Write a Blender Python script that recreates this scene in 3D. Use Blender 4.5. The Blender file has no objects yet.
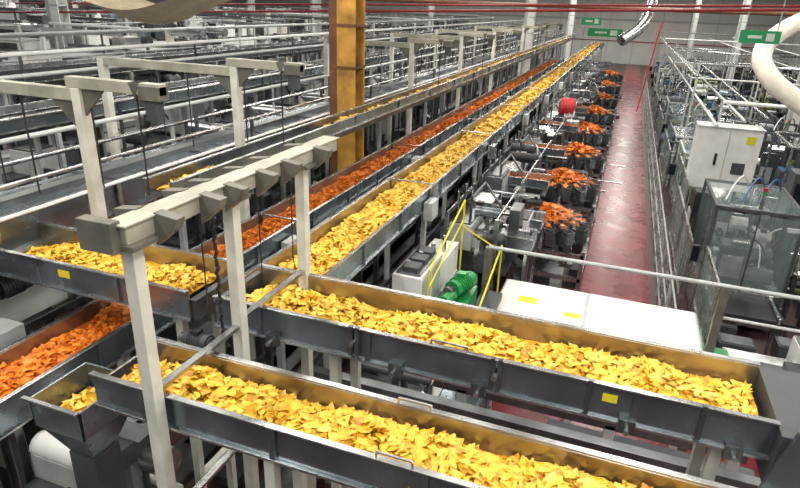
import bpy, math, random
import numpy as np
from mathutils import Vector, Matrix
random.seed(7); rng=np.random.default_rng(7)
CZ=6.0
# ---------------------------------------------------------------- materials
def mat(name,col,rough=.5,metal=0.,var=.12,scale=6.,bump=0.,alpha=None,emis=0.):
    m=bpy.data.materials.new(name);m.use_nodes=True;nt=m.node_tree
    p=nt.nodes['Principled BSDF'];N=nt.nodes.new;L=nt.links.new
    tc=N('ShaderNodeTexCoord');no=N('ShaderNodeTexNoise');no.inputs['Scale'].default_value=scale;no.inputs['Detail'].default_value=5
    L(tc.outputs['Object'],no.inputs['Vector'])
    cr=N('ShaderNodeValToRGB');e=cr.color_ramp.elements
    e[0].position=.3;e[1].position=.7
    e[0].color=tuple(c*(1-var) for c in col)+(1,);e[1].color=tuple(min(1,c*(1+var)) for c in col)+(1,)
    L(no.outputs['Fac'],cr.inputs['Fac']);L(cr.outputs['Color'],p.inputs['Base Color'])
    mr=N('ShaderNodeMapRange');mr.inputs['To Min'].default_value=max(.03,rough-.1);mr.inputs['To Max'].default_value=min(1,rough+.1)
    L(no.outputs['Fac'],mr.inputs['Value']);L(mr.outputs['Result'],p.inputs['Roughness'])
    p.inputs['Metallic'].default_value=metal
    if bump:
        b=N('ShaderNodeBump');b.inputs['Strength'].default_value=bump;b.inputs['Distance'].default_value=.02
        L(no.outputs['Fac'],b.inputs['Height']);L(b.outputs['Normal'],p.inputs['Normal'])
    if emis:
        p.inputs['Emission Color'].default_value=tuple(col)+(1,);p.inputs['Emission Strength'].default_value=emis
    if alpha is not None: p.inputs['Alpha'].default_value=alpha
    return m
STEEL=mat('stainless_steel',(.52,.53,.53),.26,.95,.25,3)
STEELD=mat('dark_steel',(.17,.18,.185),.32,.85,.3,4)
STEELW=mat('steel_chip_reflection',(.40,.36,.28),.32,.9,.3,3)  # trough insides: yellow reflection of the chips put into the base colour
GREYW=mat('outer_wall_steel',(.25,.29,.32),.26,.85,.28,2.5)
POSTM=mat('painted_post_grey',(.60,.60,.52),.45,0,.16,5)
BEAMM=mat('beam_khaki_grey',(.36,.35,.28),.45,.1,.25,5)
BRACK=mat('bracket_grey',(.13,.125,.10),.5,.1,.3,7)
WHITE=mat('white_enamel',(.74,.75,.72),.35,0,.08,4)
LGREY=mat('light_grey_paint',(.42,.44,.43),.45,0,.16,4)
BLACK=mat('black_rubber',(.02,.02,.023),.5,0,.2,8)
DGREY=mat('dark_grey_paint',(.05,.055,.06),.5,0,.2,6)
COLM=mat('column_ochre_paint',(.42,.22,.035),.6,0,.5,3,.1)
COLB=mat('column_rust_brown',(.13,.05,.02),.6,0,.3,3,.1)
REDP=mat('red_paint',(.42,.015,.02),.45,0,.1)
REDD=mat('dark_red_pipe',(.26,.018,.022),.5,0,.15)
GREENP=mat('green_paint',(.01,.22,.05),.35,0,.15)
YELP=mat('yellow_paint',(.65,.58,.02),.4,0,.1)
BLUEP=mat('blue_paint',(.04,.12,.30),.4,0,.1)
BEIGE=mat('beige_fabric',(.60,.50,.33),.8,0,.15,4,.2)
DUCTM=mat('cream_duct',(.72,.68,.57),.4,0,.1)
SCREEN=mat('screen_glass',(.01,.012,.02),.1,0,.1)
FLOORM=mat('red_resin_floor',(.20,.026,.036),.28,0,.25,1.3,.03)
FLOORD=mat('hall_floor',(.09,.05,.045),.4,0,.3,.8)
WALLM=mat('wall_panel_white',(.70,.71,.68),.6,0,.08,.5)
CEILM=mat('ceiling_panel',(.42,.42,.40),.7,0,.1,.5)
SIGN=mat('sign_green',(.01,.26,.08),.4,0,.05,emis=.15)
LABEL=mat('yellow_label',(.85,.72,.03),.5,0,.1,60)
TUBE=mat('added_glow_tube',(1,.98,.94),.5,0,0,emis=12)  # glow for the added overhead fixtures
GLASS=mat('clear_guard',(.45,.58,.58),.06,0,.05,alpha=.13)
MESHM=mat('wire_mesh_green',(.30,.45,.40),.35,.2,.1,alpha=.35)
FILM=mat('printed_film',(.22,.26,.09),.3,.2,.5,9)
def chipmat(name,c0,c1,c2):
    m=bpy.data.materials.new(name);m.use_nodes=True;nt=m.node_tree;p=nt.nodes['Principled BSDF'];N=nt.nodes.new;L=nt.links.new
    at=N('ShaderNodeAttribute');at.attribute_name='rnd';cr=N('ShaderNodeValToRGB');e=cr.color_ramp.elements
    e[0].color=c0+(1,);e[1].color=c2+(1,);k=e.new(.45);k.color=c1+(1,)
    tc=N('ShaderNodeTexCoord');no=N('ShaderNodeTexNoise');no.inputs['Scale'].default_value=55;L(tc.outputs['Object'],no.inputs['Vector'])
    ma=N('ShaderNodeMath');ma.operation='MULTIPLY_ADD';ma.inputs[1].default_value=1.0;ma.inputs[2].default_value=-.5;L(no.outputs['Fac'],ma.inputs[0])
    ad=N('ShaderNodeMath');ad.operation='ADD';L(at.outputs['Fac'],ad.inputs[0]);L(ma.outputs[0],ad.inputs[1])
    L(ad.outputs[0],cr.inputs['Fac']);L(cr.outputs['Color'],p.inputs['Base Color']);p.inputs['Roughness'].default_value=.45
    return m
YCHIP=chipmat('corn_chip_yellow',(.42,.17,.006),(.78,.46,.022),(.86,.60,.10))
OCHIP=chipmat('seasoned_chip_orange',(.42,.07,.004),(.78,.19,.008),(.88,.30,.03))
# ---------------------------------------------------------------- mesh builder
class MB:
    def __init__(s): s.v=[];s.f=[];s.m=[];s.mats=[];s.sm=[]
    def mi(s,m):
        if m not in s.mats: s.mats.append(m)
        return s.mats.index(m)
    def add(s,vs,fs,m,smooth=False):
        o=len(s.v);s.v+= [tuple(v) for v in vs];k=s.mi(m)
        for f in fs: s.f.append(tuple(i+o for i in f));s.m.append(k);s.sm.append(smooth)
    def box(s,x0,x1,y0,y1,z0,z1,m):
        if x0>x1:x0,x1=x1,x0
        if y0>y1:y0,y1=y1,y0
        if z0>z1:z0,z1=z1,z0
        vs=[(x0,y0,z0),(x1,y0,z0),(x1,y1,z0),(x0,y1,z0),(x0,y0,z1),(x1,y0,z1),(x1,y1,z1),(x0,y1,z1)]
        s.add(vs,[(3,2,1,0),(4,5,6,7),(0,1,5,4),(1,2,6,5),(2,3,7,6),(3,0,4,7)],m)
    def frust(s,cx,cy,z0,z1,a0,b0,a1,b1,m,ang=0,ox=0,oy=0):
        c,q=math.cos(ang),math.sin(ang)
        vs=[]
        for z,a,b in((z0,a0,b0),(z1,a1,b1)):
            for i,j in((-1,-1),(1,-1),(1,1),(-1,1)):
                x,y=i*a+ox,j*b+oy;vs.append((cx+x*c-y*q,cy+x*q+y*c,z))
        s.add(vs,[(3,2,1,0),(4,5,6,7),(0,1,5,4),(1,2,6,5),(2,3,7,6),(3,0,4,7)],m)
    def beam(s,p0,p1,w,h,m):
        p0,p1=Vector(p0),Vector(p1);d=(p1-p0).normalized();up=Vector((0,0,1)) if abs(d.z)<.95 else Vector((0,1,0))
        r=d.cross(up).normalized();u=r.cross(d)
        vs=[p+r*(i*w/2)+u*(j*h/2) for p in(p0,p1) for i,j in((-1,-1),(1,-1),(1,1),(-1,1))]
        s.add(vs,[(3,2,1,0),(4,5,6,7),(0,1,5,4),(1,2,6,5),(2,3,7,6),(3,0,4,7)],m)
    def tube(s,p0,p1,r,m,n=10,r1=None):
        p0,p1=Vector(p0),Vector(p1);d=(p1-p0).normalized();up=Vector((0,0,1)) if abs(d.z)<.95 else Vector((0,1,0))
        a=d.cross(up).normalized();u=a.cross(d);r1=r if r1 is None else r1
        vs=[p+a*(q*math.cos(2*math.pi*i/n))+u*(q*math.sin(2*math.pi*i/n)) for p,q in((p0,r),(p1,r1)) for i in range(n)]
        s.add(vs,[(i,(i+1)%n,n+(i+1)%n,n+i) for i in range(n)],m,True)
        s.add(vs,[tuple(range(n))[::-1],tuple(range(n,2*n))],m)
    def path(s,pts,r,m,n=8):
        for a,b in zip(pts[:-1],pts[1:]): s.tube(a,b,r,m,n)
    def tri(s,pts,th,ax,m):
        a=Vector(ax).normalized()*th/2;n=len(pts)
        vs=[Vector(p)-a for p in pts]+[Vector(p)+a for p in pts]
        s.add(vs,[tuple(range(n))[::-1],tuple(range(n,2*n))]+[(i,(i+1)%n,n+(i+1)%n,n+i) for i in range(n)],m)
    def motor(s,p,ax,L,r,m,fin=BLACK):
        p=Vector(p);a=Vector(ax).normalized()
        s.tube(p,p+a*L,r,m,14)
        for i in range(6): s.tube(p+a*(L*(.2+.1*i)),p+a*(L*(.2+.1*i)+L*.03),r*1.12,m,14)
        s.tube(p+a*L,p+a*(L*1.12),r*.8,fin,12);s.tube(p-a*L*.25,p,r*.6,STEELD,10)
        s.box(p.x-r*.5+a.x*L*.5,p.x+r*.5+a.x*L*.5,p.y-r*.5+a.y*L*.5,p.y+r*.5+a.y*L*.5,p.z+r*.7,p.z+r*1.5,fin)
    def hose(s,p0,p1,sag,r,m,n=7):
        p0,p1=Vector(p0),Vector(p1);pts=[]
        for i in range(n+1):
            t=i/n;p=p0.lerp(p1,t);p.z+=sag*4*t*(1-t);pts.append(p)
        s.path(pts,r,m,6)
    def clutter(s,x0,x1,y0,y1,z0,z1,n,r,pal):
        for i in range(n):
            x=r.uniform(x0,x1);y=r.uniform(y0,y1);h=r.uniform(.15,1)*(z1-z0);c=r.choice(pal);t=r.random()
            w=r.uniform(.06,.25);d=r.uniform(.06,.3)
            if t<.42:
                s.box(x-w,x+w,y-d,y+d,z0,z0+h,c)
                if h>.3 and w>.12: s.box(x-w*.8,x+w*.8,y-d-.01,y-d,z0+h*.2,z0+h*.8,r.choice(pal)); s.box(x-w*.9,x+w*.9,y-d*.9,y+d*.9,z0+h,z0+h+.03,r.choice(pal))
            elif t<.6: s.tube((x-w*1.6,y,z0+h),(x+w*1.6,y,z0+h),r.uniform(.03,.14),c,12);s.box(x-.03,x+.03,y-.03,y+.03,z0,z0+h,STEELD)
            elif t<.74: s.motor((x,y,z0+.15+h*.6),r.choice([(1,0,0),(0,1,0)]),r.uniform(.2,.35),r.uniform(.06,.12),c);s.box(x-.04,x+.04,y-.04,y+.04,z0,z0+.1+h*.6,STEELD)
            elif t<.87:
                s.tube((x,y,z0),(x,y,z0+h),.02+.02*r.random(),STEELD,8);s.tube((x,y,z0+h),(x+r.uniform(-.8,.8),y,z0+h),.02,STEEL,8)
            else: s.hose((x,y,z0+h),(x+r.uniform(-.6,.6),y+r.uniform(-.6,.6),z0+h*.5),.2,.018,r.choice([BLACK,WHITE,BLUEP]))
    def done(s,name,bevel=0):
        me=bpy.data.meshes.new(name);me.from_pydata(s.v,[],s.f)
        for m in s.mats: me.materials.append(m)
        me.polygons.foreach_set('material_index',s.m);me.polygons.foreach_set('use_smooth',s.sm);me.update()
        ob=bpy.data.objects.new(name,me);bpy.context.collection.objects.link(ob)
        if bevel:
            b=ob.modifiers.new('b','BEVEL');b.width=bevel;b.segments=2;b.limit_method='ANGLE'
        return ob
PALM=[STEEL,STEEL,STEELD,STEELD,LGREY,DGREY,DGREY,WHITE,WHITE,GREYW,BLACK,DUCTM]
PALR=[STEEL,STEEL,STEELD,STEELD,LGREY,DGREY,DGREY,DGREY,WHITE,BLACK,BLACK,FILM,GREYW,BLUEP]
# ---------------------------------------------------------------- chips
def chip_arrays(P,size,n,tilt=.45):
    N=len(P);t=[];idx={}
    for i in range(n+1):
        for j in range(n+1-i): idx[(i,j)]=len(t);t.append((i/n,j/n))
    t=np.array(t);A=np.array([[0,.62],[-.54,-.33],[.54,-.33]])
    xy=A[0]+(A[1]-A[0])*t[:,:1]+(A[2]-A[0])*t[:,1:]
    F=[]
    for i in range(n):
        for j in range(n-i):
            F.append((idx[(i,j)],idx[(i+1,j)],idx[(i,j+1)]))
            if i+j<n-1: F.append((idx[(i+1,j)],idx[(i+1,j+1)],idx[(i,j+1)]))
    F=np.array(F)
    sz=size*rng.uniform(.65,1.2,N)
    cu=rng.choice([-1,1],N)*rng.uniform(.3,1.25,N);an=rng.uniform(0,math.pi,N)
    X=xy[None,:,0].repeat(N,0)*(rng.uniform(.8,1.2,(N,1)));Y=xy[None,:,1].repeat(N,0)
    if n>=3:
        # round the corners and make the outline slightly irregular
        rr=np.sqrt(X**2+Y**2)+1e-6;lim=.52+.04*rng.normal(size=(N,1));sc=np.minimum(1,lim/rr*.5+.5);X*=sc;Y*=sc
        X=X+rng.normal(0,.025,X.shape);Y=Y+rng.normal(0,.025,Y.shape)
    q=X*np.cos(an)[:,None]+Y*np.sin(an)[:,None];q2=-X*np.sin(an)[:,None]+Y*np.cos(an)[:,None]
    Z=cu[:,None]*(q**2-.1)+.05*np.sin(9*q2+rng.uniform(0,6,(N,1)))
    V=np.stack([X,Y,Z],-1)*sz[:,None,None]
    yaw=rng.uniform(0,2*math.pi,N);tl=np.abs(rng.normal(0,tilt,N));td=rng.uniform(0,2*math.pi,N)
    k=np.stack([np.cos(td),np.sin(td),np.zeros(N)],-1)
    c,s_=np.cos(yaw),np.sin(yaw)
    V=np.stack([V[...,0]*c[:,None]-V[...,1]*s_[:,None],V[...,0]*s_[:,None]+V[...,1]*c[:,None],V[...,2]],-1)
    ct,st=np.cos(tl)[:,None,None],np.sin(tl)[:,None,None];K=k[:,None,:]
    V=V*ct+np.cross(np.broadcast_to(K,V.shape),V)*st+K*(V*K).sum(-1,keepdims=True)*(1-ct)
    V=V+P[:,None,:]
    m=len(t);Fa=(F[None]+np.arange(N)[:,None,None]*m).reshape(-1,3)
    r=np.repeat(rng.beta(2.2,1.8,N)-.25*(rng.random(N)<.1),m)
    return V.reshape(-1,3),Fa,r
def chips(name,parts,m):
    Vs=[];Fs=[];Rs=[];o=0
    for V,F,r in parts: Vs.append(V);Fs.append(F+o);Rs.append(r);o+=len(V)
    V=np.concatenate(Vs);F=np.concatenate(Fs);r=np.concatenate(Rs)
    me=bpy.data.meshes.new(name);me.vertices.add(len(V));me.vertices.foreach_set('co',V.ravel())
    me.loops.add(F.size);me.loops.foreach_set('vertex_index',F.ravel().astype(np.int32))
    me.polygons.add(len(F));me.polygons.foreach_set('loop_start',np.arange(0,F.size,3,dtype=np.int32))
    me.update(calc_edges=True);me.validate()
    a=me.attributes.new('rnd','FLOAT','POINT');a.data.foreach_set('value',r.astype(np.float32))
    me.materials.append(m);me.polygons.foreach_set('use_smooth',[True]*len(me.polygons))
    ob=bpy.data.objects.new(name,me);bpy.context.collection.objects.link(ob);return ob
def bed(x0,x1,y0,y1,z,dens,size,n,heap=.05,axis='x'):
    mg=size*.35
    A=(x1-x0)*(y1-y0);N=int(A*dens)
    x=rng.uniform(x0+mg,x1-mg,N);y=rng.uniform(y0+mg,y1-mg,N)
    w=((y-(y0+y1)/2)/((y1-y0)/2)) if axis=='x' else ((x-(x0+x1)/2)/((x1-x0)/2))
    l=x if axis=='x' else y
    hz=heap*(1-.6*w**2)+.02*np.sin(l*5.1)+.018*np.sin(l*11+w*3)
    zz=z+hz*rng.uniform(.5,1.,N)
    part=chip_arrays(np.stack([x,y,zz],-1),size,n)
    nx=max(2,int((x1-x0)/.06));ny=max(2,int((y1-y0)/.06))
    if nx*ny>9000: f=math.sqrt(nx*ny/9000);nx=max(4,int(nx/f));ny=max(4,int(ny/f))
    gx,gy=np.meshgrid(np.linspace(x0,x1,nx),np.linspace(y0,y1,ny),indexing='ij')
    w=((gy-(y0+y1)/2)/((y1-y0)/2)) if axis=='x' else ((gx-(x0+x1)/2)/((x1-x0)/2))
    gz=z+.5*heap*(1-.6*w**2)+rng.uniform(-.012,.012,gx.shape)
    V=np.stack([gx,gy,gz],-1).reshape(-1,3);I=np.arange(nx*ny).reshape(nx,ny)
    a,b,c,d=I[:-1,:-1].ravel(),I[1:,:-1].ravel(),I[1:,1:].ravel(),I[:-1,1:].ravel()
    F=np.concatenate([np.stack([a,b,c],-1),np.stack([a,c,d],-1)])
    return [part,(V,F,rng.uniform(.0,.35,len(V)))]
# ---------------------------------------------------------------- troughs
def trough(b,ax,l0,l1,w0,w1,zt,h=.24,out=GREYW,inn=STEELW,lip=.035,rib=.9):
    t=.012
    def bx(a0,a1,c0,c1,z0,z1,m):
        if ax=='x': b.box(a0,a1,c0,c1,z0,z1,m)
        else: b.box(c0,c1,a0,a1,z0,z1,m)
    zb=zt-h
    bx(l0,l1,w0+t,w1-t,zb,zb+t,inn)
    for w,sg in((w0,-1),(w1,1)):
        bx(l0,l1,w,w-sg*t,zb,zt,inn)
        bx(l0,l1,w+sg*t*.7,w,zb-.02,zt-.001,out)
        bx(l0,l1,w-sg*.005,w+sg*lip,zt,zt+.012,STEEL)
        bx(l0,l1,w+sg*t*.7,w+sg*.03,zb-.02,zb,STEEL)
        k=l0+.4
        while k<l1-.1:
            bx(k-.02,k+.02,w+sg*t*.7,w+sg*(lip-.006),zb,zt,out);k+=rib
def legs(b,ax,ls,w0,w1,zt,m=POSTM,t=.07,z0=0):
    for l in ls:
        for w in(w0,w1):
            if ax=='x': b.box(l-t/2,l+t/2,w-t/2,w+t/2,z0,zt,m)
            else: b.box(w-t/2,w+t/2,l-t/2,l+t/2,z0,zt,m)
        for z in(zt-.08,zt*.5):
            if ax=='x': b.box(l-t/2,l+t/2,w0,w1,z,z+.06,m)
            else: b.box(w0,w1,l-t/2,l+t/2,z,z+.06,m)
# ================================================================ shell
def slab(name,x0,x1,y0,y1,z0,z1,m):
    b=MB();b.box(x0,x1,y0,y1,z0,z1,m);return b.done(name)
slab('floor',-60,16,-4,82,-.2,0,FLOORD)
slab('floor_walkway',-.3,1.28,4,80,0.0,.012,FLOORM)
slab('floor_walkway_crossing',-3.6,8,2.4,8.6,0.0,.010,FLOORM)
slab('ceiling',-60,16,-4,82,9.5,9.7,CEILM)
b=MB();b.box(-60,16,82,82.3,-.2,9.5,WALLM)
for i in range(26): b.box(-60+3*i,-59.94+3*i,81.95,82,0,9.5,LGREY)
b.box(-60,16,81.9,82,5.0,5.2,LGREY);b.box(-60,16,81.9,82,2.6,2.7,REDD)
b.done('wall_back')
b=MB();b.box(16,16.3,-4,82,-.2,9.5,WALLM)
for i in range(28): b.box(15.95,16,-4+3*i,-3.94+3*i,0,9.5,LGREY)
b.done('wall_right')
slab('wall_left',-60.3,-60,-4,82,-.2,9.5,WALLM)
# ================================================================ foreground conveyor A
yA0,yA1,zA=3.37,3.99,3.85
b=MB();trough(b,'x',-2.72,1.14,yA0,yA1,zA,.24)
b.box(-2.75,-2.70,yA0,yA1,zA-.24,zA-.05,STEELD)
for x in(-2.2,-1.2,-.6,.35,.95):
    b.box(x-.05,x+.05,yA0-.05,yA0,zA-.30,zA-.2,STEELD);b.tube((x,yA0-.05,zA-.25),(x,yA0-.11,zA-.25),.018,STEEL)
for x in(-1.55,-1.5,-.52,-.47,.1,.75):
    b.box(x-.015,x+.015,yA0-.04,yA0-.01,zA-.22,zA+.02,STEELD)
for x in(-1.525,-.495): b.tube((x,yA0-.04,zA-.1),(x,yA0-.09,zA-.1),.02,STEEL,8)
b.tri([(1.08,yA0-.14,zA-.45),(1.5,yA0-.14,zA-.45),(1.5,yA0-.14,zA+.3),(1.25,yA0-.14,zA+.3)],.03,(0,1,0),GREYW)
b.box(1.14,1.4,yA0-.1,yA1+.05,zA-.42,zA-.02,DGREY)
b.box(-2.6,1.1,3.55,3.62,zA-.40,zA-.26,STEELD);b.box(-2.6,1.1,3.76,3.83,zA-.40,zA-.26,STEELD)
legs(b,'x',[-1.75,.9],3.5,3.88,zA-.3)
b.path([(-.95,yA0-.02,zA+.01),(-.95,yA0-.02,zA+.05),(-.7,yA0-.02,zA+.05),(-.7,yA0-.02,zA+.01)],.008,STEEL)
b.box(.18,.27,yA0-.016,yA0-.012,zA-.12,zA-.06,LABEL)
b.done('vibratory_conveyor',.003)
b=MB();trough(b,'x',-6.8,-2.98,yA0,yA1,zA-.02,.24)
b.box(-6.5,-3.0,3.6,3.7,zA-.38,zA-.26,STEELD)
legs(b,'x',[-6.4,-3.15],3.45,3.9,zA-.3)
b.box(-4.35,-4.22,yA0-.016,yA0-.012,zA-.15,zA-.08,LABEL)
b.box(-2.99,-2.93,yA0+.02,yA1-.02,zA-.28,zA-.1,STEELD)
b.motor((-3.0,yA0-.05,zA-.42),(1,0,0),.22,.07,DGREY)
b.done('vibratory_conveyor',.003)
chips('tortilla_chip_pile',bed(-2.62,1.1,yA0+.015,yA1-.015,zA-.19,1500,.075,4,.12),YCHIP)
chips('tortilla_chip_pile',bed(-5.0,-3.12,yA0+.015,yA1-.015,zA-.2,1400,.072,4,.09),YCHIP)
yB0,yB1,zB=2.28,2.73,3.80
b=MB();trough(b,'x',-2.83,2.2,yB0,yB1,zB,.22)
b.box(-2.83,-2.81,yB0,yB1,zB-.22,zB-.08,STEEL)
b.box(-2.7,2.1,2.42,2.6,zB-.38,zB-.24,STEELD)
b.path([(-.9,yB0-.02,zB+.01),(-.9,yB0-.02,zB+.05),(-.7,yB0-.02,zB+.05),(-.7,yB0-.02,zB+.01)],.008,STEEL)
b.path([(-.95,yB1,zB+.01),(-.95,yB1,zB+.05),(-.75,yB1,zB+.05),(-.75,yB1,zB+.01)],.008,STEEL)
legs(b,'x',[-1.6,1.6],2.35,2.66,zB-.3)
b.done('vibratory_conveyor',.003)
chips('tortilla_chip_pile',bed(-2.74,2.1,yB0+.012,yB1-.012,zB-.18,1900,.078,4,.13),YCHIP)
b=MB()
hx0,hx1,hy0,hy1,hz=-3.3,-2.87,2.16,2.62,3.55
for(x0,x1,y0,y1)in((hx0,hx0+.015,hy0,hy1),(hx1-.015,hx1,hy0,hy1),(hx0,hx1,hy0,hy0+.015),(hx0,hx1,hy1-.015,hy1)): b.box(x0,x1,y0,y1,hz-.22,hz,GREYW)
b.box(hx0-.03,hx1+.0,hy0-.03,hy0,hz-.0,hz+.015,STEEL)
b.frust((hx0+hx1)/2,(hy0+hy1)/2,hz-.5,hz-.2,.1,.1,.21,.225,GREYW)
b.box(hx0+.1,hx1-.1,hy0+.12,hy1-.12,0,hz-.5,DGREY)
b.motor((hx0+.3,hy0-.2,2.9),(1,0,0),.3,.12,WHITE)
b.done('discharge_hopper',.003)
chips('tortilla_chip_pile',bed(hx0+.03,hx1-.03,hy0+.03,hy1-.03,hz-.2,350,.07,3,.04),YCHIP)
# ================================================================ portal frame over A/B
b=MB();X=-2.28;zt=4.92
b.box(X-.06,X+.06,2.12,4.5,zt-.10,zt,BEAMM)
b.box(X-.075,X+.075,2.10,4.52,zt,zt+.012,BEAMM)
for y in(2.2,3.06,3.99): 
    b.box(X-.04,X+.04,y-.04,y+.04,0,zt-.1,POSTM)
    b.box(X-.10,X+.10,y-.09,y+.09,zt-.13,zt-.1,BRACK)
for y in(2.35,2.72,2.95,3.3,3.62,4.1):
    for sg in(-1,1):
        b.tri([(X+sg*.06,y,zt+.02),(X+sg*.21,y,zt-.0),(X+sg*.19,y,zt-.06),(X+sg*.06,y,zt-.17)],.07,(0,1,0),BRACK)
    if y>2.9: b.tube((X-.17,y,zt),(X-.17,y,zA+.05),.006,BLACK,5)
b.box(X-.2,X+.02,2.06,2.13,zt-.14,zt+.03,BRACK)
for y0,y1,z in((2.2,3.06,3.86),(3.06,4.0,3.90),(2.2,3.06,2.9),(3.06,4.0,2.7)):
    b.beam((X,y0,z),(X,y1,z),.05,.03,STEEL)
for i in range(16): b.tube((X-.12+.012*(i%2),3.02,zt-.2-.06*i),(X-.12-.012*(i%2),3.02,zt-.255-.06*i),.014,BLACK,6)
b.done('conveyor_support_frame',.004)
for i,y in enumerate((4.12,6.5,13.2,17.5,22,28,35)):
    b=MB();x=-4.62;zt=5.3
    b.box(x-.05,x+.05,y-.05,y+.05,0,zt-.1,POSTM)
    b.box(x-.1,x+.95,y-.045,y+.045,zt-.1,zt,BEAMM)
    b.tri([(x+.05,y,zt-.1),(x+.3,y,zt-.1),(x+.05,y,zt-.35)],.03,(0,1,0),BRACK)
    b.tri([(x+.62,y,zt),(x+.74,y,zt),(x+.68,y,zt-.14)],.1,(0,1,0),BRACK)
    b.box(x+.74,x+.95,y-.07,y+.07,zt-.14,zt-.02,BRACK);b.box(x+.78,x+.9,y-.05,y+.05,zt-.32,zt-.14,DGREY)
    for xx in(x+.12,x+.66):
        b.tube((xx,y,zt-.1),(xx,y,4.28),.010,BLACK,6)
    b.beam((x,y,zt-.16),(x-2.2,y,zt-.16),.09,.11,BEAMM)
    b.tri([(x-.05,y,zt-.2),(x-.35,y,zt-.2),(x-.05,y,zt-.5)],.03,(0,1,0),BRACK)
    b.box(x-2.2,x-2.1,y-.05,y+.05,0,zt-.12,POSTM)
    for xx in(x-1.2,x-.75): b.tube((xx,y,zt-.2),(xx,y,4.1),.010,BLACK,6)
    b.done('jib_support_post',.004)
# ================================================================ long conveyors
def longconv(name,x0,x1,y0,y1,z,h=.24,out=GREYW,inn=STEELW,step=3.2,leg=True,legm=POSTM,seg=None):
    b=MB();r=random.Random(int(-x0*100))
    if seg:
        y=y0
        while y<y1-.1:
            ye=min(y1,y+seg);trough(b,'y',y,ye-.08,x0,x1,z,h,out,inn,rib=1.2)
            b.box(x0-.03,x1+.03,ye-.1,ye-.04,z-h-.05,z-h+.02,BLACK)
            b.box(x0-.04,x1+.04,ye-.09,ye-.05,z+.012,z+.03,STEEL)
            b.box(x1+.03,x1+.16,ye-.5,ye-.2,z-h-.15,z-h+.12,r.choice([WHITE,LGREY,STEEL]))
            y=ye
    else: trough(b,'y',y0,y1,x0,x1,z,h,out,inn,rib=2.)
    if leg: legs(b,'y',np.arange(y0+.8,y1,step),x0+.05,x1-.05,z-h,legm)
    b.box((x0+x1)/2-.05,(x0+x1)/2+.05,y0,y1,z-h-.16,z-h-.04,STEELD)
    b.box(x0+.05,x1-.05,y0,y1,.9,1.0,STEELD);b.box(x0+.05,x0+.1,y0,y1,1.8,1.9,STEELD)
    return b.done(name,.003 if y0<8 else 0)
xC0,xC1,zC=-3.15,-2.47,3.5
longconv('chip_conveyor',xC0,xC1,4.05,60,zC,.26,seg=4.2,legm=LGREY)
chips('tortilla_chip_pile',bed(xC0+.02,xC1-.02,4.1,13,zC-.17,1150,.075,3,.1,'y')+bed(xC0+.03,xC1-.03,13,26,zC-.17,600,.09,1,.1,'y')+bed(xC0+.03,xC1-.03,26,58,zC-.17,160,.12,1,.1,'y'),YCHIP)
xD0,xD1,zD=-4.42,-3.85,3.25
longconv('chip_conveyor',xD0,xD1,1.6,40,zD,.26,inn=STEELW,seg=5.,legm=STEELD)
chips('seasoned_chip_pile',bed(xD0+.02,xD1-.02,1.7,4.6,zD-.16,1500,.07,3,.1,'y')+bed(xD0+.02,xD1-.02,4.6,14,zD-.16,1000,.075,3,.1,'y')+bed(xD0+.03,xD1-.03,14,38,zD-.16,300,.1,1,.1,'y'),OCHIP)
longconv('chip_conveyor',-3.76,-3.3,4.2,30,3.0,.2,inn=STEELD,out=STEELD,legm=STEELD)
xE0,xE1,zE=-4.36,-4.05,4.28
longconv('chip_conveyor',xE0,xE1,4.5,48,zE,.15,inn=STEELD,out=GREYW,leg=False)
chips('tortilla_chip_pile',bed(xE0+.03,xE1-.03,4.6,5.4,zE-.13,700,.07,2,.05,'y')+bed(xE0+.03,xE1-.03,8.2,20,zE-.12,420,.08,1,.06,'y')+bed(xE0+.03,xE1-.03,20,46,zE-.11,160,.1,1,.06,'y'),YCHIP)
b=MB()
b.box(-5.9,-5.3,1.5,60,3.66,4.0,GREYW);b.box(-5.94,-5.26,1.5,60,4.0,4.03,GREYW);b.box(-5.6,-5.45,1.5,60,4.03,4.1,STEELD);b.box(-5.94,-5.26,1.5,60,3.62,3.66,STEEL);b.box(-5.27,-5.25,1.5,60,4.0,4.035,STEEL)
for y in np.arange(2,60,1.5): b.box(-5.28,-5.25,y,y+.05,3.62,4.03,STEEL);b.box(-5.94,-5.26,y,y+.03,4.03,4.045,STEELD)
for y in np.arange(2.5,60,3.5): b.box(-5.35,-5.28,y,y+.08,0,3.62,LGREY);b.box(-5.9,-5.83,y,y+.08,0,3.62,LGREY)
b.done('belt_conveyor',.004)
longconv('belt_conveyor',-7.0,-6.5,1.5,60,3.6,.2,out=STEELD,inn=STEEL,legm=STEELD)
longconv('belt_conveyor',-9.0,-8.4,3,60,4.3,.25,out=GREYW,inn=STEEL,legm=LGREY)
longconv('belt_conveyor',-11.5,-10.8,4,60,4.6,.25,out=STEELD,inn=STEEL,legm=LGREY)
b=MB()
for x,z,r,m in((-5.1,4.35,.022,STEEL),(-5.0,4.1,.02,WHITE),(-6.1,4.5,.03,LGREY),(-6.3,4.2,.03,STEEL),(-7.6,4.4,.035,STEEL),(-7.8,4.9,.03,LGREY),(-9.6,5.0,.04,WHITE),(-12.4,5.1,.05,LGREY)):
    b.tube((x,1.5,z),(x,58,z),r,m,8)
    for y in np.arange(3,58,4.5): b.box(x-.02,x+.02,y-.02,y+.02,0,z,STEELD)
b.done('service_pipework')
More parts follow.
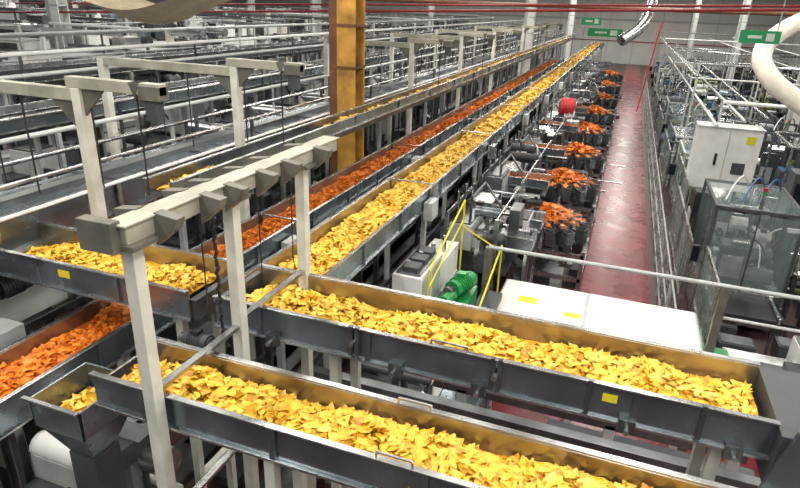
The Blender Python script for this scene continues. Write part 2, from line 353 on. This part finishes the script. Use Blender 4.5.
# ================================================================ building columns
def column(x,y,w,m1,m2,h=9.5):
    b=MB();b.box(x-w/2,x+w/2,y-w*.42,y-w*.36,0,h,m1);b.box(x-w/2,x+w/2,y+w*.36,y+w*.42,0,h,m1);b.box(x-w*.05,x+w*.05,y-w*.4,y+w*.4,0,h,m2)
    b.box(x-w*.5,x-w*.2,y-w*.43,y-w*.42,0,h,m2)
    for z in(1.2,4.9,5.6,8): b.box(x-w*.5,x+w*.5,y-w*.44,y+w*.44,z,z+.05,m2)
    b.box(x-w*.6,x+w*.6,y-w*.6,y+w*.6,0,.05,m2)
    return b.done('steel_column',.006)
column(-4.72,10,.5,COLM,COLB)
for x,y in((-4.7,30),(-4.7,50),(7,30),(7,50),(-16,14),(-16,30),(-16,50),(-28,22),(-28,42),(5.2,66),(-10,66)): column(x,y,.45,WHITE,LGREY)
# ================================================================ left hall machinery
def fryer_line(x,y,L,W,z,k,den=1.):
    b=MB();r=random.Random(k)
    b.box(x,x+W,y,y+L,z-.9,z-.2,r.choice([LGREY,STEEL,WHITE,GREYW,DGREY]))
    b.box(x-.02,x+W+.02,y,y+L,z-.22,z-.16,STEELD)
    n=int(L/1.1)
    for i in range(n):
        yy=y+i*1.1;q=r.random()
        if q<.8: 
            c=r.choice([WHITE,WHITE,LGREY,STEEL,STEELD,DGREY,DGREY,DUCTM]);hh=r.uniform(.15,.8);x0=x+.1;x1=x+W-.1
            if q<.3: x1=x+W*.55
            b.box(x0,x1,yy+.05,yy+1.0,z-.2,z-.2+hh,c);b.box(x0+.1,x1-.1,yy+.04,yy+.05,z-.15,z-.25+hh,r.choice([DGREY,LGREY,STEELD]));b.box(x0-.02,x1+.02,yy+.03,yy+1.02,z-.2+hh,z-.17+hh,r.choice([STEEL,DGREY,LGREY]))
        b.box(x-.05,x+.03,yy,yy+.06,0,z+.5,STEELD);b.box(x+W-.03,x+W+.05,yy,yy+.06,0,z+.5,LGREY)
        if r.random()<.5: b.motor((x+W+.1,yy+.3,z-.3),(0,1,0),.4,.13,r.choice([STEEL,LGREY,WHITE,DGREY]))
        if r.random()<.25: b.tube((x+W*.5,yy+.5,z-.2),(x+W*.5,yy+.5,z+.9),.12,r.choice([WHITE,STEEL,DUCTM]),10);b.tube((x+W*.5,yy+.5,z+.9),(x+W*.5+1.2,yy+.5,z+.9),.12,STEEL,10)
    b.clutter(x,x+W,y,y+L,z-.2,z+.8,int(n*4*den),r,PALM)
    b.clutter(x+W+.2,x+W+1.2,y,y+L,0,z-.3,int(n*3*den),r,PALM)
    for zz in(z+.5,): b.tube((x,y,zz),(x,y+L,zz),.02,STEEL,6);b.tube((x+W,y,zz),(x+W,y+L,zz),.02,LGREY,6)
    for i in range(0,n,3):
        yy=y+i*1.1;b.beam((x-.2,yy,z+.6),(x+W+.2,yy,z+.6),.06,.08,STEELD)
    return b.done('processing_line')
k=0
for x in(-13.5,-17.5,-21.5,-26,-31,-37,-44):
    for y in(9,19,29,41,54):
        k+=1;fryer_line(x+random.uniform(-.5,.5),y,8.5,random.uniform(1.4,2.6),random.uniform(3.0,4.7),k)
for y in(2.0,6.5,11,16,21): k+=1;fryer_line(-7.9-.25*y/10,y,4.2,.9,2.8,k,1.5);k+=1;fryer_line(-10.4,y,4.2,1.0,3.2,k,1.5)
for i in range(6):
    b=MB();y=13+i*8;z=5.0+.08*(i%3)
    b.beam((-34,y,z),(-12.7,y,z),.08,.12,[LGREY,STEEL,STEELD][i%3])
    for x in np.arange(-34,-12,4.6): b.box(x-.05,x+.05,y-.05,y+.05,0,z,WHITE)
    b.tube((-34,y+.3,z+.15),(-12.7,y+.3,z+.15),.04,[WHITE,STEEL,WHITE][i%3],8)
    b.done('pipe_gantry')
b=MB()
b.box(-6.6,-4.75,1.7,3.0,2.2,2.62,STEELD);b.box(-6.4,-4.9,1.8,2.9,2.62,2.75,STEEL)
for x in(-6.5,-4.8):
    for y in(1.75,2.95): b.box(x-.05,x+.05,y-.05,y+.05,0,2.2,LGREY)
b.motor((-5.6,2.2,2.9),(1,0,0),.4,.12,LGREY)
b.box(-5.2,-4.85,2.9,3.3,2.4,3.15,LGREY);b.clutter(-6.4,-4.9,2.2,3.3,2.6,3.3,14,random.Random(3),PALM)
b.done('seasoning_drum_drive',.01)
b=MB()
for y in(1.9,2.5,3.1):
    b.box(-3.8,-3.35,y-.1,y+.1,2.5,2.72,LGREY);b.tube((-3.8,y,2.75),(-3.35,y,2.75),.1,WHITE,14)
    b.path([(-3.8,y,2.6),(-3.9,y,2.4),(-3.8,y,2.2)],.03,STEEL)
b.box(-3.8,-3.4,1.5,3.2,2.3,2.5,DGREY);b.clutter(-3.8,-2.5,1.6,3.3,1.6,2.5,18,random.Random(4),[STEEL,STEELD,DGREY,LGREY,WHITE])
for y in(1.7,3.1): b.box(-3.65,-3.55,y-.05,y+.05,0,2.3,LGREY)
b.box(-3.8,-2.5,1.5,3.3,1.5,1.6,STEELD)
b.done('vibratory_drive_unit',.01)
b=MB()
for y,z in((3.1,3.0),(4.3,2.6),(5.2,2.2)):
    b.box(-2.4,1.6,y-.05,y+.05,z,z+.1,STEELD)
for x in(-2.0,-1.1,.4,1.5):
    b.box(x-.05,x+.05,4.25,4.35,0,2.65,LGREY);b.box(x-.05,x+.05,5.15,5.25,0,2.25,LGREY)
b.box(-2.2,-1.5,4.5,5.1,1.2,2.2,STEELD);b.box(-1.9,-1.3,5.4,6.2,.4,1.5,WHITE)
b.box(-.2,2.1,5.6,6.6,0,1.0,BEIGE);b.box(-.25,2.15,5.55,6.65,1.0,1.05,DGREY)
b.clutter(-2.3,-1.0,4.4,6.4,1.2,2.5,18,random.Random(9),PALM)
b.box(-2.35,-.95,4.4,6.4,1.1,1.2,STEELD)
b.tube((.1,4.9,1.05),(.1,4.9,0),.10,BLUEP,14)
b.done('conveyor_understructure',.005)
# ================================================================ side machinery right of C
def drive_station(y,k):
    b=MB();r=random.Random(k);x=-2.35
    hh=r.uniform(.4,.65);c=WHITE if k%3==0 else (LGREY if k%3==1 else STEEL)
    b.box(x,x+.38,y,y+.9,2.25,2.25+hh,c)
    b.box(x+.38,x+.385,y+.05,y+.42,2.3,2.2+hh,LGREY);b.box(x+.38,x+.385,y+.48,y+.85,2.3,2.2+hh,LGREY)
    b.box(x+.03,x+.35,y+.05,y+.85,2.25+hh,2.28+hh,STEELD)
    b.box(x+.02,x+.4,y+.1,y+.8,0,2.25,STEELD)
    if k==0:
        b.box(x,x+.38,y+.95,y+1.8,2.25,2.7,WHITE);b.box(x,x+.4,y+1,y+1.8,0,2.25,LGREY)
        for j in range(4): b.tube((x+.1+.06*j,y+.3+.35*j,2.6),(x+.1+.06*j,y+.3+.35*j,2.95),.03,STEEL,10)
        for j in range(3): b.box(x+.1,x+.3,y+.1+.28*j,y+.3+.28*j,2.28+hh,2.34+hh,DGREY)
        return b.done('gate_drive_unit',.006)
    b.box(x+.05,x+.5,y+1.0,y+1.6,2.3,2.8,STEEL)
    for xx in(x-.02,x+.8):
        for yy in(y-.1,y+1.8): b.box(xx-.03,xx+.03,yy-.03,yy+.03,0,2.9,STEEL)
        b.box(xx-.03,xx+.03,y-.1,y+1.8,2.1,2.16,STEEL);b.tube((xx,y-.1,2.9),(xx,y+1.8,2.9),.018,STEEL)
    b.motor((x+.65,y+.5,2.5),(0,1,0),.35,.10,[STEELD,STEEL,LGREY,DGREY][k%4])
    b.path([(x+.3,y+.2,2.7),(x+.3,y+.2,3.1),(x+.3,y+1.2,3.1),(x+.7,y+1.2,2.6)],.025,STEELD)
    for j in range(3): b.tube((x+.05,y+.3+.5*j,2.6),(x+.05,y+.3+.5*j,3.15),.022,STEEL,8)
    b.box(x,x+1.0,y,y+1.8,1.9,1.95,STEELD)
    b.clutter(x+.1,x+1.0,y,y+1.8,1.95,2.9,22,r,[STEEL,STEEL,STEELD,STEELD,LGREY,DGREY,DGREY,BLACK,WHITE,GREYW])
    return b.done('gate_drive_unit',.006 if y<20 else 0)
for k,y in enumerate((6.3,8.9,11.3,13.6,16.4,19.2,22.4,26,30,34.5,40)): drive_station(y,k)
b=MB()
b.motor((-1.72,6.9,2.5),(0.3,.95,0),.45,.12,GREENP,GREENP);b.box(-1.9,-1.5,6.85,7.5,2.1,2.34,GREENP);b.tube((-1.7,6.85,2.45),(-1.75,6.6,2.45),.08,GREENP,12)
b.box(-1.85,-1.5,6.9,7.45,0,2.1,STEELD);b.box(-1.5,-1.2,6.8,7.9,2.0,2.1,DGREY)
for a,c in(((-1.9,6.4,2.7),(-1.9,8.0,3.1)),((-1.3,6.4,2.3),(-1.3,8.0,2.8)),((-1.9,6.4,2.95),(-1.9,8.0,3.4)),((-1.9,8.0,3.0),(-1.3,8.0,2.7))): b.tube(a,c,.014,YELP)
for y in(6.4,8.0):
    b.tube((-1.9,y,0),(-1.9,y,3.4 if y>7 else 2.95),.014,YELP);b.tube((-1.3,y,0),(-1.3,y,2.8 if y>7 else 2.3),.014,YELP)
b.done('green_gear_motor',.006)
b=MB();b.tube((-1.9,20.6,3.0),(-1.45,20.6,3.0),.30,REDP,20);b.tube((-1.95,20.6,3.0),(-1.9,20.6,3.0),.2,BLACK,16)
for i in range(5): b.tube((-1.85+.09*i,20.6,3.0),(-1.83+.09*i,20.6,3.0),.33,REDP,20)
b.box(-1.8,-1.5,20.4,20.8,0,2.8,STEELD)
b.done('red_fan_motor')
WY=(12.1,15.2,18.7,22.6,27.2,32,38,45)
for i,y in enumerate(WY):
    b=MB();z=2.75
    trough(b,'x',-2.38,-1.15,y-.1,y+.4,z,.16,out=GREYW,inn=STEELW)
    legs(b,'x',[-2.25],y-.05,y+.35,z-.16,STEEL,.05)
    b.box(-1.6,-1.25,y,y+.3,z-.3,z-.16,STEELD)
    b.done('cross_feed_conveyor')
    chips('seasoned_chip_pile',bed(-2.3,-1.2,y-.07,y+.37,z-.12,450 if i<3 else 200,.09,1,.06),OCHIP)
for y in(9.2,10.2):
    b=MB();z=2.5;trough(b,'x',-2.4,-1.0,y,y+.5,z,.2,out=GREYW,inn=STEEL);b.box(-1.9,-1.2,y+.05,y+.45,z-.18,z-.02,STEELD)
    legs(b,'x',[-2.3,-1.1],y+.05,y+.45,z-.2,STEEL,.05);b.motor((-1.9,y-.15,z-.3),(1,0,0),.35,.1,LGREY);b.done('cross_feed_conveyor',.004)
# ================================================================ multihead weighers
def weigher(cx,cy,zt,k,S=1.2):
    b=MB();n=14
    for i in(-1,1):
        for j in(-1,1): b.box(cx+i*.88-.04,cx+i*.88+.04,cy+j*.88-.04,cy+j*.88+.04,0,zt-.55,STEEL)
    for z in(zt-.7,1.0):
        for j in(-1,1): b.box(cx-.9,cx+.9,cy+j*.88-.04,cy+j*.88+.04,z,z+.08,STEEL);b.box(cx+j*.88-.04,cx+j*.88+.04,cy-.9,cy+.9,z,z+.08,STEEL)
    b.tube((cx,cy,zt-.95),(cx,cy,zt-.22),.42,STEEL,20);b.tube((cx,cy,zt-.22),(cx,cy,zt-.02),.40,STEEL,20,.05)
    b.box(cx-.8,cx+.8,cy-.12,cy+.12,zt-.75,zt-.66,STEEL);b.box(cx-.12,cx+.12,cy-.8,cy+.8,zt-.75,zt-.66,STEEL)
    for i in range(n):
        a=2*math.pi*i/n
        b.frust(cx,cy,zt-.25,zt-.235,.16*S,.06*S,.16*S,.085*S,STEEL,a,ox=.46*S)
        for s in(-1,1): b.frust(cx,cy,zt-.25,zt-.18,.15*S,.004,.15*S,.004,STEEL,a,ox=.45*S,oy=s*.085*S)
        for dx,dy,hx,hy in((-.085,0,.006,.085),(.085,0,.006,.085),(0,-.085,.085,.006),(0,.085,.085,.006)):
            b.frust(cx,cy,zt-.52,zt-.25,hx*.8,hy*.75,hx,hy,STEELD if i%3 else STEEL,a,ox=.72*S+dx,oy=dy)
        b.frust(cx,cy,zt-.53,zt-.50,.06,.065,.07,.07,BLACK,a,ox=.72*S)
        b.frust(cx,cy,zt-.88,zt-.58,.05,.06,.085,.095,BLACK if i%2 else STEELD,a,ox=.68*S)
        b.frust(cx,cy,zt-.62,zt-.40,.05,.06,.05,.06,STEEL,a,ox=.52*S)
        b.frust(cx,cy,zt-.45,zt-.42,.09,.01,.09,.01,STEEL,a,ox=.62*S,oy=.05)
    b.tube((cx,cy,zt-1.5),(cx,cy,zt-.95),.16,STEEL,16,.7)
    b.box(cx-.5,cx+.5,cy-.45,cy+.45,.25,zt-1.5,WHITE if k%2 else LGREY);b.box(cx-.3,cx+.3,cy-.5,cy-.45,.5,.9,DGREY)
    b.clutter(cx-.8,cx+.8,cy+1.0,cy+1.9,0,1.9,16,random.Random(k+50),PALR)
    b.done('multihead_weigher',0)
    N=420;r=.52*np.sqrt(rng.uniform(0,1,N));t=rng.uniform(0,2*math.pi,N)
    P=np.stack([cx+r*np.cos(t),cy+r*np.sin(t),zt-.16+.2*(1-r/.52)+rng.uniform(0,.04,N)],-1)
    N2=160;a2=2*math.pi*rng.integers(0,14,N2)/14;r2=rng.uniform(.55,.78,N2)
    P2=np.stack([cx+r2*np.cos(a2)+rng.uniform(-.04,.04,N2),cy+r2*np.sin(a2)+rng.uniform(-.04,.04,N2),zt-.21+rng.uniform(0,.03,N2)],-1)
    chips('seasoned_chip_pile',[chip_arrays(P,.11,1),chip_arrays(P2,.08,1)],OCHIP)
for k,y in enumerate(WY): weigher(-1.12,y,2.2,k)
# ================================================================ platform, table, railing
b=MB();b.box(-1.3,1.52,7.55,8.85,1.84,1.9,LGREY);b.box(-1.27,-.04,7.58,8.82,1.9,1.915,WHITE);b.box(.02,1.49,7.58,8.82,1.9,1.915,WHITE);b.box(-1.28,1.5,7.57,8.83,1.5,1.84,LGREY)
for x in(-1.2,0,1.45):
    for y in(7.65,8.75): b.box(x-.05,x+.05,y-.05,y+.05,0,1.5,LGREY)
b.box(-1.0,-.72,8.1,8.3,1.915,1.918,LABEL);b.box(-.3,-.06,7.9,8.05,1.915,1.918,LABEL)
b.done('crossover_platform',.008)
b=MB()
for x in(-1.44,1.6): b.box(x-.05,x+.05,7.72,7.82,0,2.84,BRACK)
b.tube((-1.44,7.77,2.84),(4.6,7.77,2.84),.028,LGREY,12);b.tube((1.6,7.77,2.4),(4.6,7.77,2.4),.022,LGREY);b.box(4.5,4.6,7.72,7.82,0,2.84,BRACK)
b.done('guard_railing',.004)
b=MB()
for y in np.arange(9.5,60,2.):
    b.box(1.42,1.48,y-.03,y+.03,0,1.25,LGREY)
for z in(1.25,.7,.2): b.tube((1.45,9.5,z),(1.45,59.5,z),.02,LGREY)
for z in np.linspace(.3,1.2,10): b.tube((1.45,9.5,z),(1.45,35,z),.005,STEEL,5)
b.done('walkway_railing')
b=MB()
for y in np.arange(9.6,40,2.1):
    x=1.66+.25*((int(y)%3)==0)
    for yy in(y,y+1.9): b.box(x-.025,x+.025,yy-.025,yy+.025,0,2.05,STEEL)
    b.box(x-.02,x+.02,y,y+1.9,2.0,2.05,STEEL);b.box(x-.004,x+.004,y,y+1.9,.9,2.0,MESHM);b.box(x-.02,x+.02,y,y+1.9,.85,.9,STEEL)
    for j in range(6): b.box(x-.006,x+.006,y+.3*j,y+.3*j+.012,.9,2.0,STEEL)
b.done('machine_guard_fence')
# ================================================================ right side packing machines
def packer(x,y,w,L,h,k,glass=True):
    r=random.Random(100+k);b=MB()
    b.box(x,x+w,y,y+L,.15,.9,r.choice([LGREY,STEEL,STEELD,DGREY]))
    fm=DGREY if k==1 else r.choice([STEEL,DGREY,LGREY])
    for xx in(x,x+w):
        for yy in(y,y+L): b.box(xx-.03,xx+.03,yy-.03,yy+.03,0,h,fm)
    for xx in(x,x+w): b.box(xx-.03,xx+.03,y,y+L,h-.06,h,fm)
    for yy in(y,y+L): b.box(x,x+w,yy-.03,yy+.03,h-.06,h,fm)
    if glass: b.box(x+.01,x+w-.01,y-.01,y,1.0,h-.1,GLASS);b.box(x-.01,x,y,y+L,1.0,h-.1,GLASS);b.box(x,x+w,y,y+L,h-.02,h-.01,GLASS);b.box(x+w*.5-.015,x+w*.5+.015,y-.02,y,.9,h,fm)
    b.clutter(x+.25,x+w-.25,y+.3,y+L-.3,.9,h-.25,26,r,PALR if k>1 else [STEELD,DGREY,STEEL,BLACK,DGREY,LGREY])
    for j in range(3):
        yy=y+.5+j*.5;b.tube((x+.15,yy,1.1+.25*j),(x+w-.15,yy,1.1+.25*j),r.uniform(.06,.2),r.choice([STEEL,FILM,DGREY,WHITE]) if k>1 else DGREY,16)
    b.box(x-.35,x-.08,y+.2,y+.28,1.3,1.65,BLACK);b.box(x-.33,x-.10,y+.19,y+.2,1.33,1.62,SCREEN);b.box(x-.22,x-.18,y+.22,y+.26,0,1.3,STEEL)
    if k!=1 and r.random()<.6 or k==1:
        b.tube((x+w*.5,y+.1,h),(x+w*.5,y+.1,h+.35),.03,STEEL);b.tube((x+w*.5,y+.1,h+.35),(x+w*.5,y+.1,h+.42),.04,REDP);b.tube((x+w*.5,y+.1,h+.28),(x+w*.5,y+.1,h+.35),.04,GREENP)
    b.clutter(x,x+w,y+L+.1,y+L+1.0,0,h*.9,20,r,PALR)
    b.clutter(x+w+.1,x+w+.8,y,y+L,0,h*.8,16,r,PALR)
    b.box(x+.2,x+w-.2,y-.9,y,.7,.78,BLACK);b.box(x+.15,x+.2,y-.9,y,.6,.85,STEEL);b.box(x+w-.2,x+w-.15,y-.9,y,.6,.85,STEEL)
    for xx in(x+.2,x+w-.25): b.box(xx,xx+.05,y-.85,y-.8,0,.6,STEEL)
    for j in range(3): b.hose((x+.2+.3*j,y+.5,h),(x+.8+.3*j,y+1.8,h),.35,.02,r.choice([BLACK,WHITE,BLUEP]))
    return b.done('bag_packing_machine',.005 if y<25 else 0)
k=0
for y in(12.4,19.8,23.6,27.4,31,35,39.5,45,51,58):
    k+=1;packer(2.05,y,1.5,2.1,2.6 if k==1 else random.uniform(1.9,2.6),k,k<6)
for y in(10.5,14.5,18.5,23,28,33,39,46,54):
    k+=1;packer(4.5,y,1.6,2.4,random.uniform(2.1,2.9),k,False)
    k+=1;packer(7.6,y+1,1.8,2.6,random.uniform(2.4,3.4),k,False)
    if y>17: k+=1;packer(11.2,y+1,2.0,3,random.uniform(2.5,4.0),k,False)
b=MB();b.box(1.95,3.45,17.0,17.7,1.75,3.35,WHITE);b.box(2.69,2.71,16.98,17.0,1.8,3.3,LGREY);b.box(2.45,2.51,16.96,17.0,2.4,2.7,BLACK)
b.box(3.1,3.3,16.985,17.0,3.0,3.2,YELP);b.box(1.93,3.47,16.97,17.72,3.35,3.38,LGREY);b.box(2.9,3.2,16.985,17.0,2.2,2.5,DGREY)
for x in(2.05,3.35): b.box(x-.05,x+.05,17.05,17.15,0,1.75,LGREY);b.box(x-.05,x+.05,17.55,17.65,0,1.75,LGREY)
b.clutter(2.0,3.4,15.4,16.7,0,1.9,24,random.Random(77),PALR);b.done('electrical_cabinet',.012)
b=MB();b.box(3.75,4.4,14.6,15.2,1.3,2.9,DGREY);b.box(3.8,4.35,14.57,14.6,1.9,2.7,SCREEN);b.box(3.95,4.2,14.7,15.1,0,1.3,DGREY);b.done('control_cabinet',.01)
b=MB();b.box(2.2,3.6,8.6,9.8,.9,.94,STEEL)
for x in(2.25,3.55):
    for y in(8.65,9.75): b.box(x-.03,x+.03,y-.03,y+.03,0,.9,STEEL)
b.box(2.3,2.9,8.8,9.2,.94,1.12,DGREY);b.box(3.0,3.4,8.9,9.5,.94,1.06,BLACK);b.done('steel_work_table',.006)
b=MB();b.frust(1.95,9.0,.6,1.2,.14,.14,.2,.2,GREENP);b.box(1.77,2.13,8.82,9.18,1.2,1.23,GREENP);b.box(1.75,2.15,8.8,9.2,0,.6,DGREY);b.done('green_bin',.01)
for x,y in((2.3,10.6),(3.3,10.9),(2.1,11.3)):
    b=MB();b.box(x,x+.6,y,y+.4,.25,.6,DGREY);b.box(x+.03,x+.57,y+.03,y+.37,.6,.62,STEELD)
    for i in(0.05,.55):
        for j in(.05,.35): b.tube((x+i,y+j,0),(x+i,y+j,.25),.03,BLACK)
    b.done('tray_trolley',.01)
b=MB();b.clutter(2.9,7.5,7.9,10.2,0,1.5,60,random.Random(12),PALR);b.box(3.9,6,8.2,9.6,.7,.75,STEEL);b.done('transfer_conveyor_section',.006)
b=MB();r=random.Random(5)
for i in range(9):
    x=r.uniform(1.8,12);z=r.uniform(3.2,4.6);m=r.choice([WHITE,STEEL,LGREY,STEELD]);b.tube((x,r.uniform(14,20),z),(x,r.uniform(35,70),z),r.uniform(.025,.05),m)
for i in range(11):
    y=18+i*4.2;z=r.uniform(3.2,4.6);x0=1.8+r.random();x1=r.uniform(7,14);b.tube((x0,y,z),(x1,y,z),r.uniform(.03,.05),r.choice([WHITE,STEEL,LGREY]))
    for x in(x0,(x0+x1)/2,x1): b.tube((x,y,0),(x,y,z),.035,LGREY)
b.done('overhead_pipework')
def arc_duct(name,pts,r,m):
    c=bpy.data.curves.new(name,'CURVE');c.dimensions='3D';c.bevel_depth=r;c.bevel_resolution=6;c.resolution_u=10;c.use_fill_caps=True
    s=c.splines.new('BEZIER');s.bezier_points.add(len(pts)-1)
    for p,q in zip(s.bezier_points,pts): p.co=q;p.handle_left_type=p.handle_right_type='AUTO'
    c.materials.append(m);o=bpy.data.objects.new(name,c);bpy.context.collection.objects.link(o);return o
arc_duct('extraction_duct',[(4.4,13.6,3.9),(3.5,14.6,4.35),(2.85,15.2,4.85),(2.75,15.8,5.3),(3.1,16.3,5.7),(4.0,17,6.1),(6,18,6.4)],.2,DUCTM)
arc_duct('flexible_duct',[(.9,50,7.2),(.7,46,6.2),(.2,43,5.0),(-.7,42,4.3)],.35,STEEL)
b=MB();b.tube((.55,24,2.6),(.85,24,5.7),.025,REDP);b.done('red_hanging_pole')
b=MB();b.tube((-18.4,14,5.34),(2.87,14,6.15),.03,REDD);b.tube((-18.4,14.6,5.6),(9,14.6,6.4),.025,REDD)
b.tube((-30,20,6.1),(14,20,6.1),.06,COLB);b.done('sprinkler_pipe')
b=MB();n=16;m=6;vs=[]
for i in range(n+1):
    for j in range(m+1):
        t=i/n;u=j/m;sag=.6*math.sin(math.pi*t)**.8*(.5+.5*math.sin(math.pi*u));vs.append((-11.3+3.1*t,10.0+1.9*u,6.02-sag+.02*math.sin(9*t)))
b.add(vs,[(i*(m+1)+j,(i+1)*(m+1)+j,(i+1)*(m+1)+j+1,i*(m+1)+j+1) for i in range(n) for j in range(m)],BEIGE,True)
for x in(-11.3,-8.2): b.tube((x,10.0,6.0),(x,10.0,9.45),.01,LGREY,6);b.tube((x,10.0,6.02),(x,11.9,6.02),.03,LGREY,6)
b.done('fabric_canopy')
def sign(x,y,z,w,h):
    b=MB();b.box(x-w/2,x+w/2,y-.03,y+.03,z-h/2,z+h/2,SIGN);b.box(x-w*.3,x+w*.05,y-.035,y-.03,z-h*.12,z+h*.12,WHITE);b.box(x+w*.15,x+w*.35,y-.035,y-.03,z-h*.3,z+h*.3,WHITE)
    for s in(-.4,.4): b.tube((x+s*w,y,z+h/2),(x+s*w,y,9.45),.012,LGREY,6)
    b.done('exit_sign')
sign(2.35,14.2,5.63,.72,.24);sign(-3.5,55,5.2,1.6,.6);sign(-2.5,60,4.2,3,.7)
b=MB();b.motor((1.0,3.02,3.25),(1,0,0),.26,.09,LGREY,LGREY);b.box(.95,1.7,2.95,3.1,3.08,3.14,STEELD);b.box(1.28,1.36,2.98,3.08,0,3.08,POSTM)
b.box(1.5,2.1,2.9,3.3,2.9,3.3,DGREY);b.box(1.6,1.7,3.0,3.1,0,2.9,POSTM);b.done('gear_motor_stand',.006)
# ================================================================ added lights, out of view
for x in(-30,-20,-11,-6,-1.5,3,8):
    for y in(4,18,36,58):
        if x<-11 and y<10: continue
        b=MB();b.box(x-.2,x+.2,y-5,y+5,8.75,8.85,WHITE);b.tube((x-.1,y-4.9,8.7),(x-.1,y+4.9,8.7),.03,TUBE,8);b.tube((x+.1,y-4.9,8.7),(x+.1,y+4.9,8.7),.03,TUBE,8)
        for j in(-4,4): b.tube((x,y+j,8.85),(x,y+j,9.47),.01,LGREY,6)
        b.done('added_tube_fixture')  # unseen tube fixtures added to give bright streaks in the steel
for x in(-38,-24,-13,-4.2,.8,6):
    for y in(3,20,43,66):
        if x<-20 and y<10: continue
        l=bpy.data.lights.new('added_area_light','AREA');l.shape='RECTANGLE';l.size=.6;l.size_y=13;l.energy=520 if y<10 else 600;l.color=(1,.96,.89)  # area lights added overhead; the far row brightens the back wall
        o=bpy.data.objects.new('added_area_light',l);o.location=(x,y,8.6);bpy.context.collection.objects.link(o)
w=bpy.data.worlds.new('w');bpy.context.scene.world=w;w.use_nodes=True
w.node_tree.nodes['Background'].inputs[0].default_value=(.9,.94,1,1);w.node_tree.nodes['Background'].inputs[1].default_value=.3
# ================================================================ camera
f,yaw,pit,roll=591.5,.3448,.3855,.0366
F=Vector((-math.sin(yaw)*math.cos(pit),math.cos(yaw)*math.cos(pit),-math.sin(pit)))
R0=Vector((math.cos(yaw),math.sin(yaw),0));U0=R0.cross(F)
R=R0*math.cos(roll)+U0*math.sin(roll);U=-R0*math.sin(roll)+U0*math.cos(roll)
cd=bpy.data.cameras.new('camera');cd.sensor_width=36;cd.lens=36*f/800;cd.clip_end=300
co=bpy.data.objects.new('camera',cd);bpy.context.collection.objects.link(co)
M=Matrix((R,U,-F)).transposed().to_4x4();M.translation=Vector((0,0,CZ));co.matrix_world=M
bpy.context.scene.camera=co
bpy.context.scene.view_settings.view_transform='Standard'
bpy.context.scene.view_settings.exposure=0.0
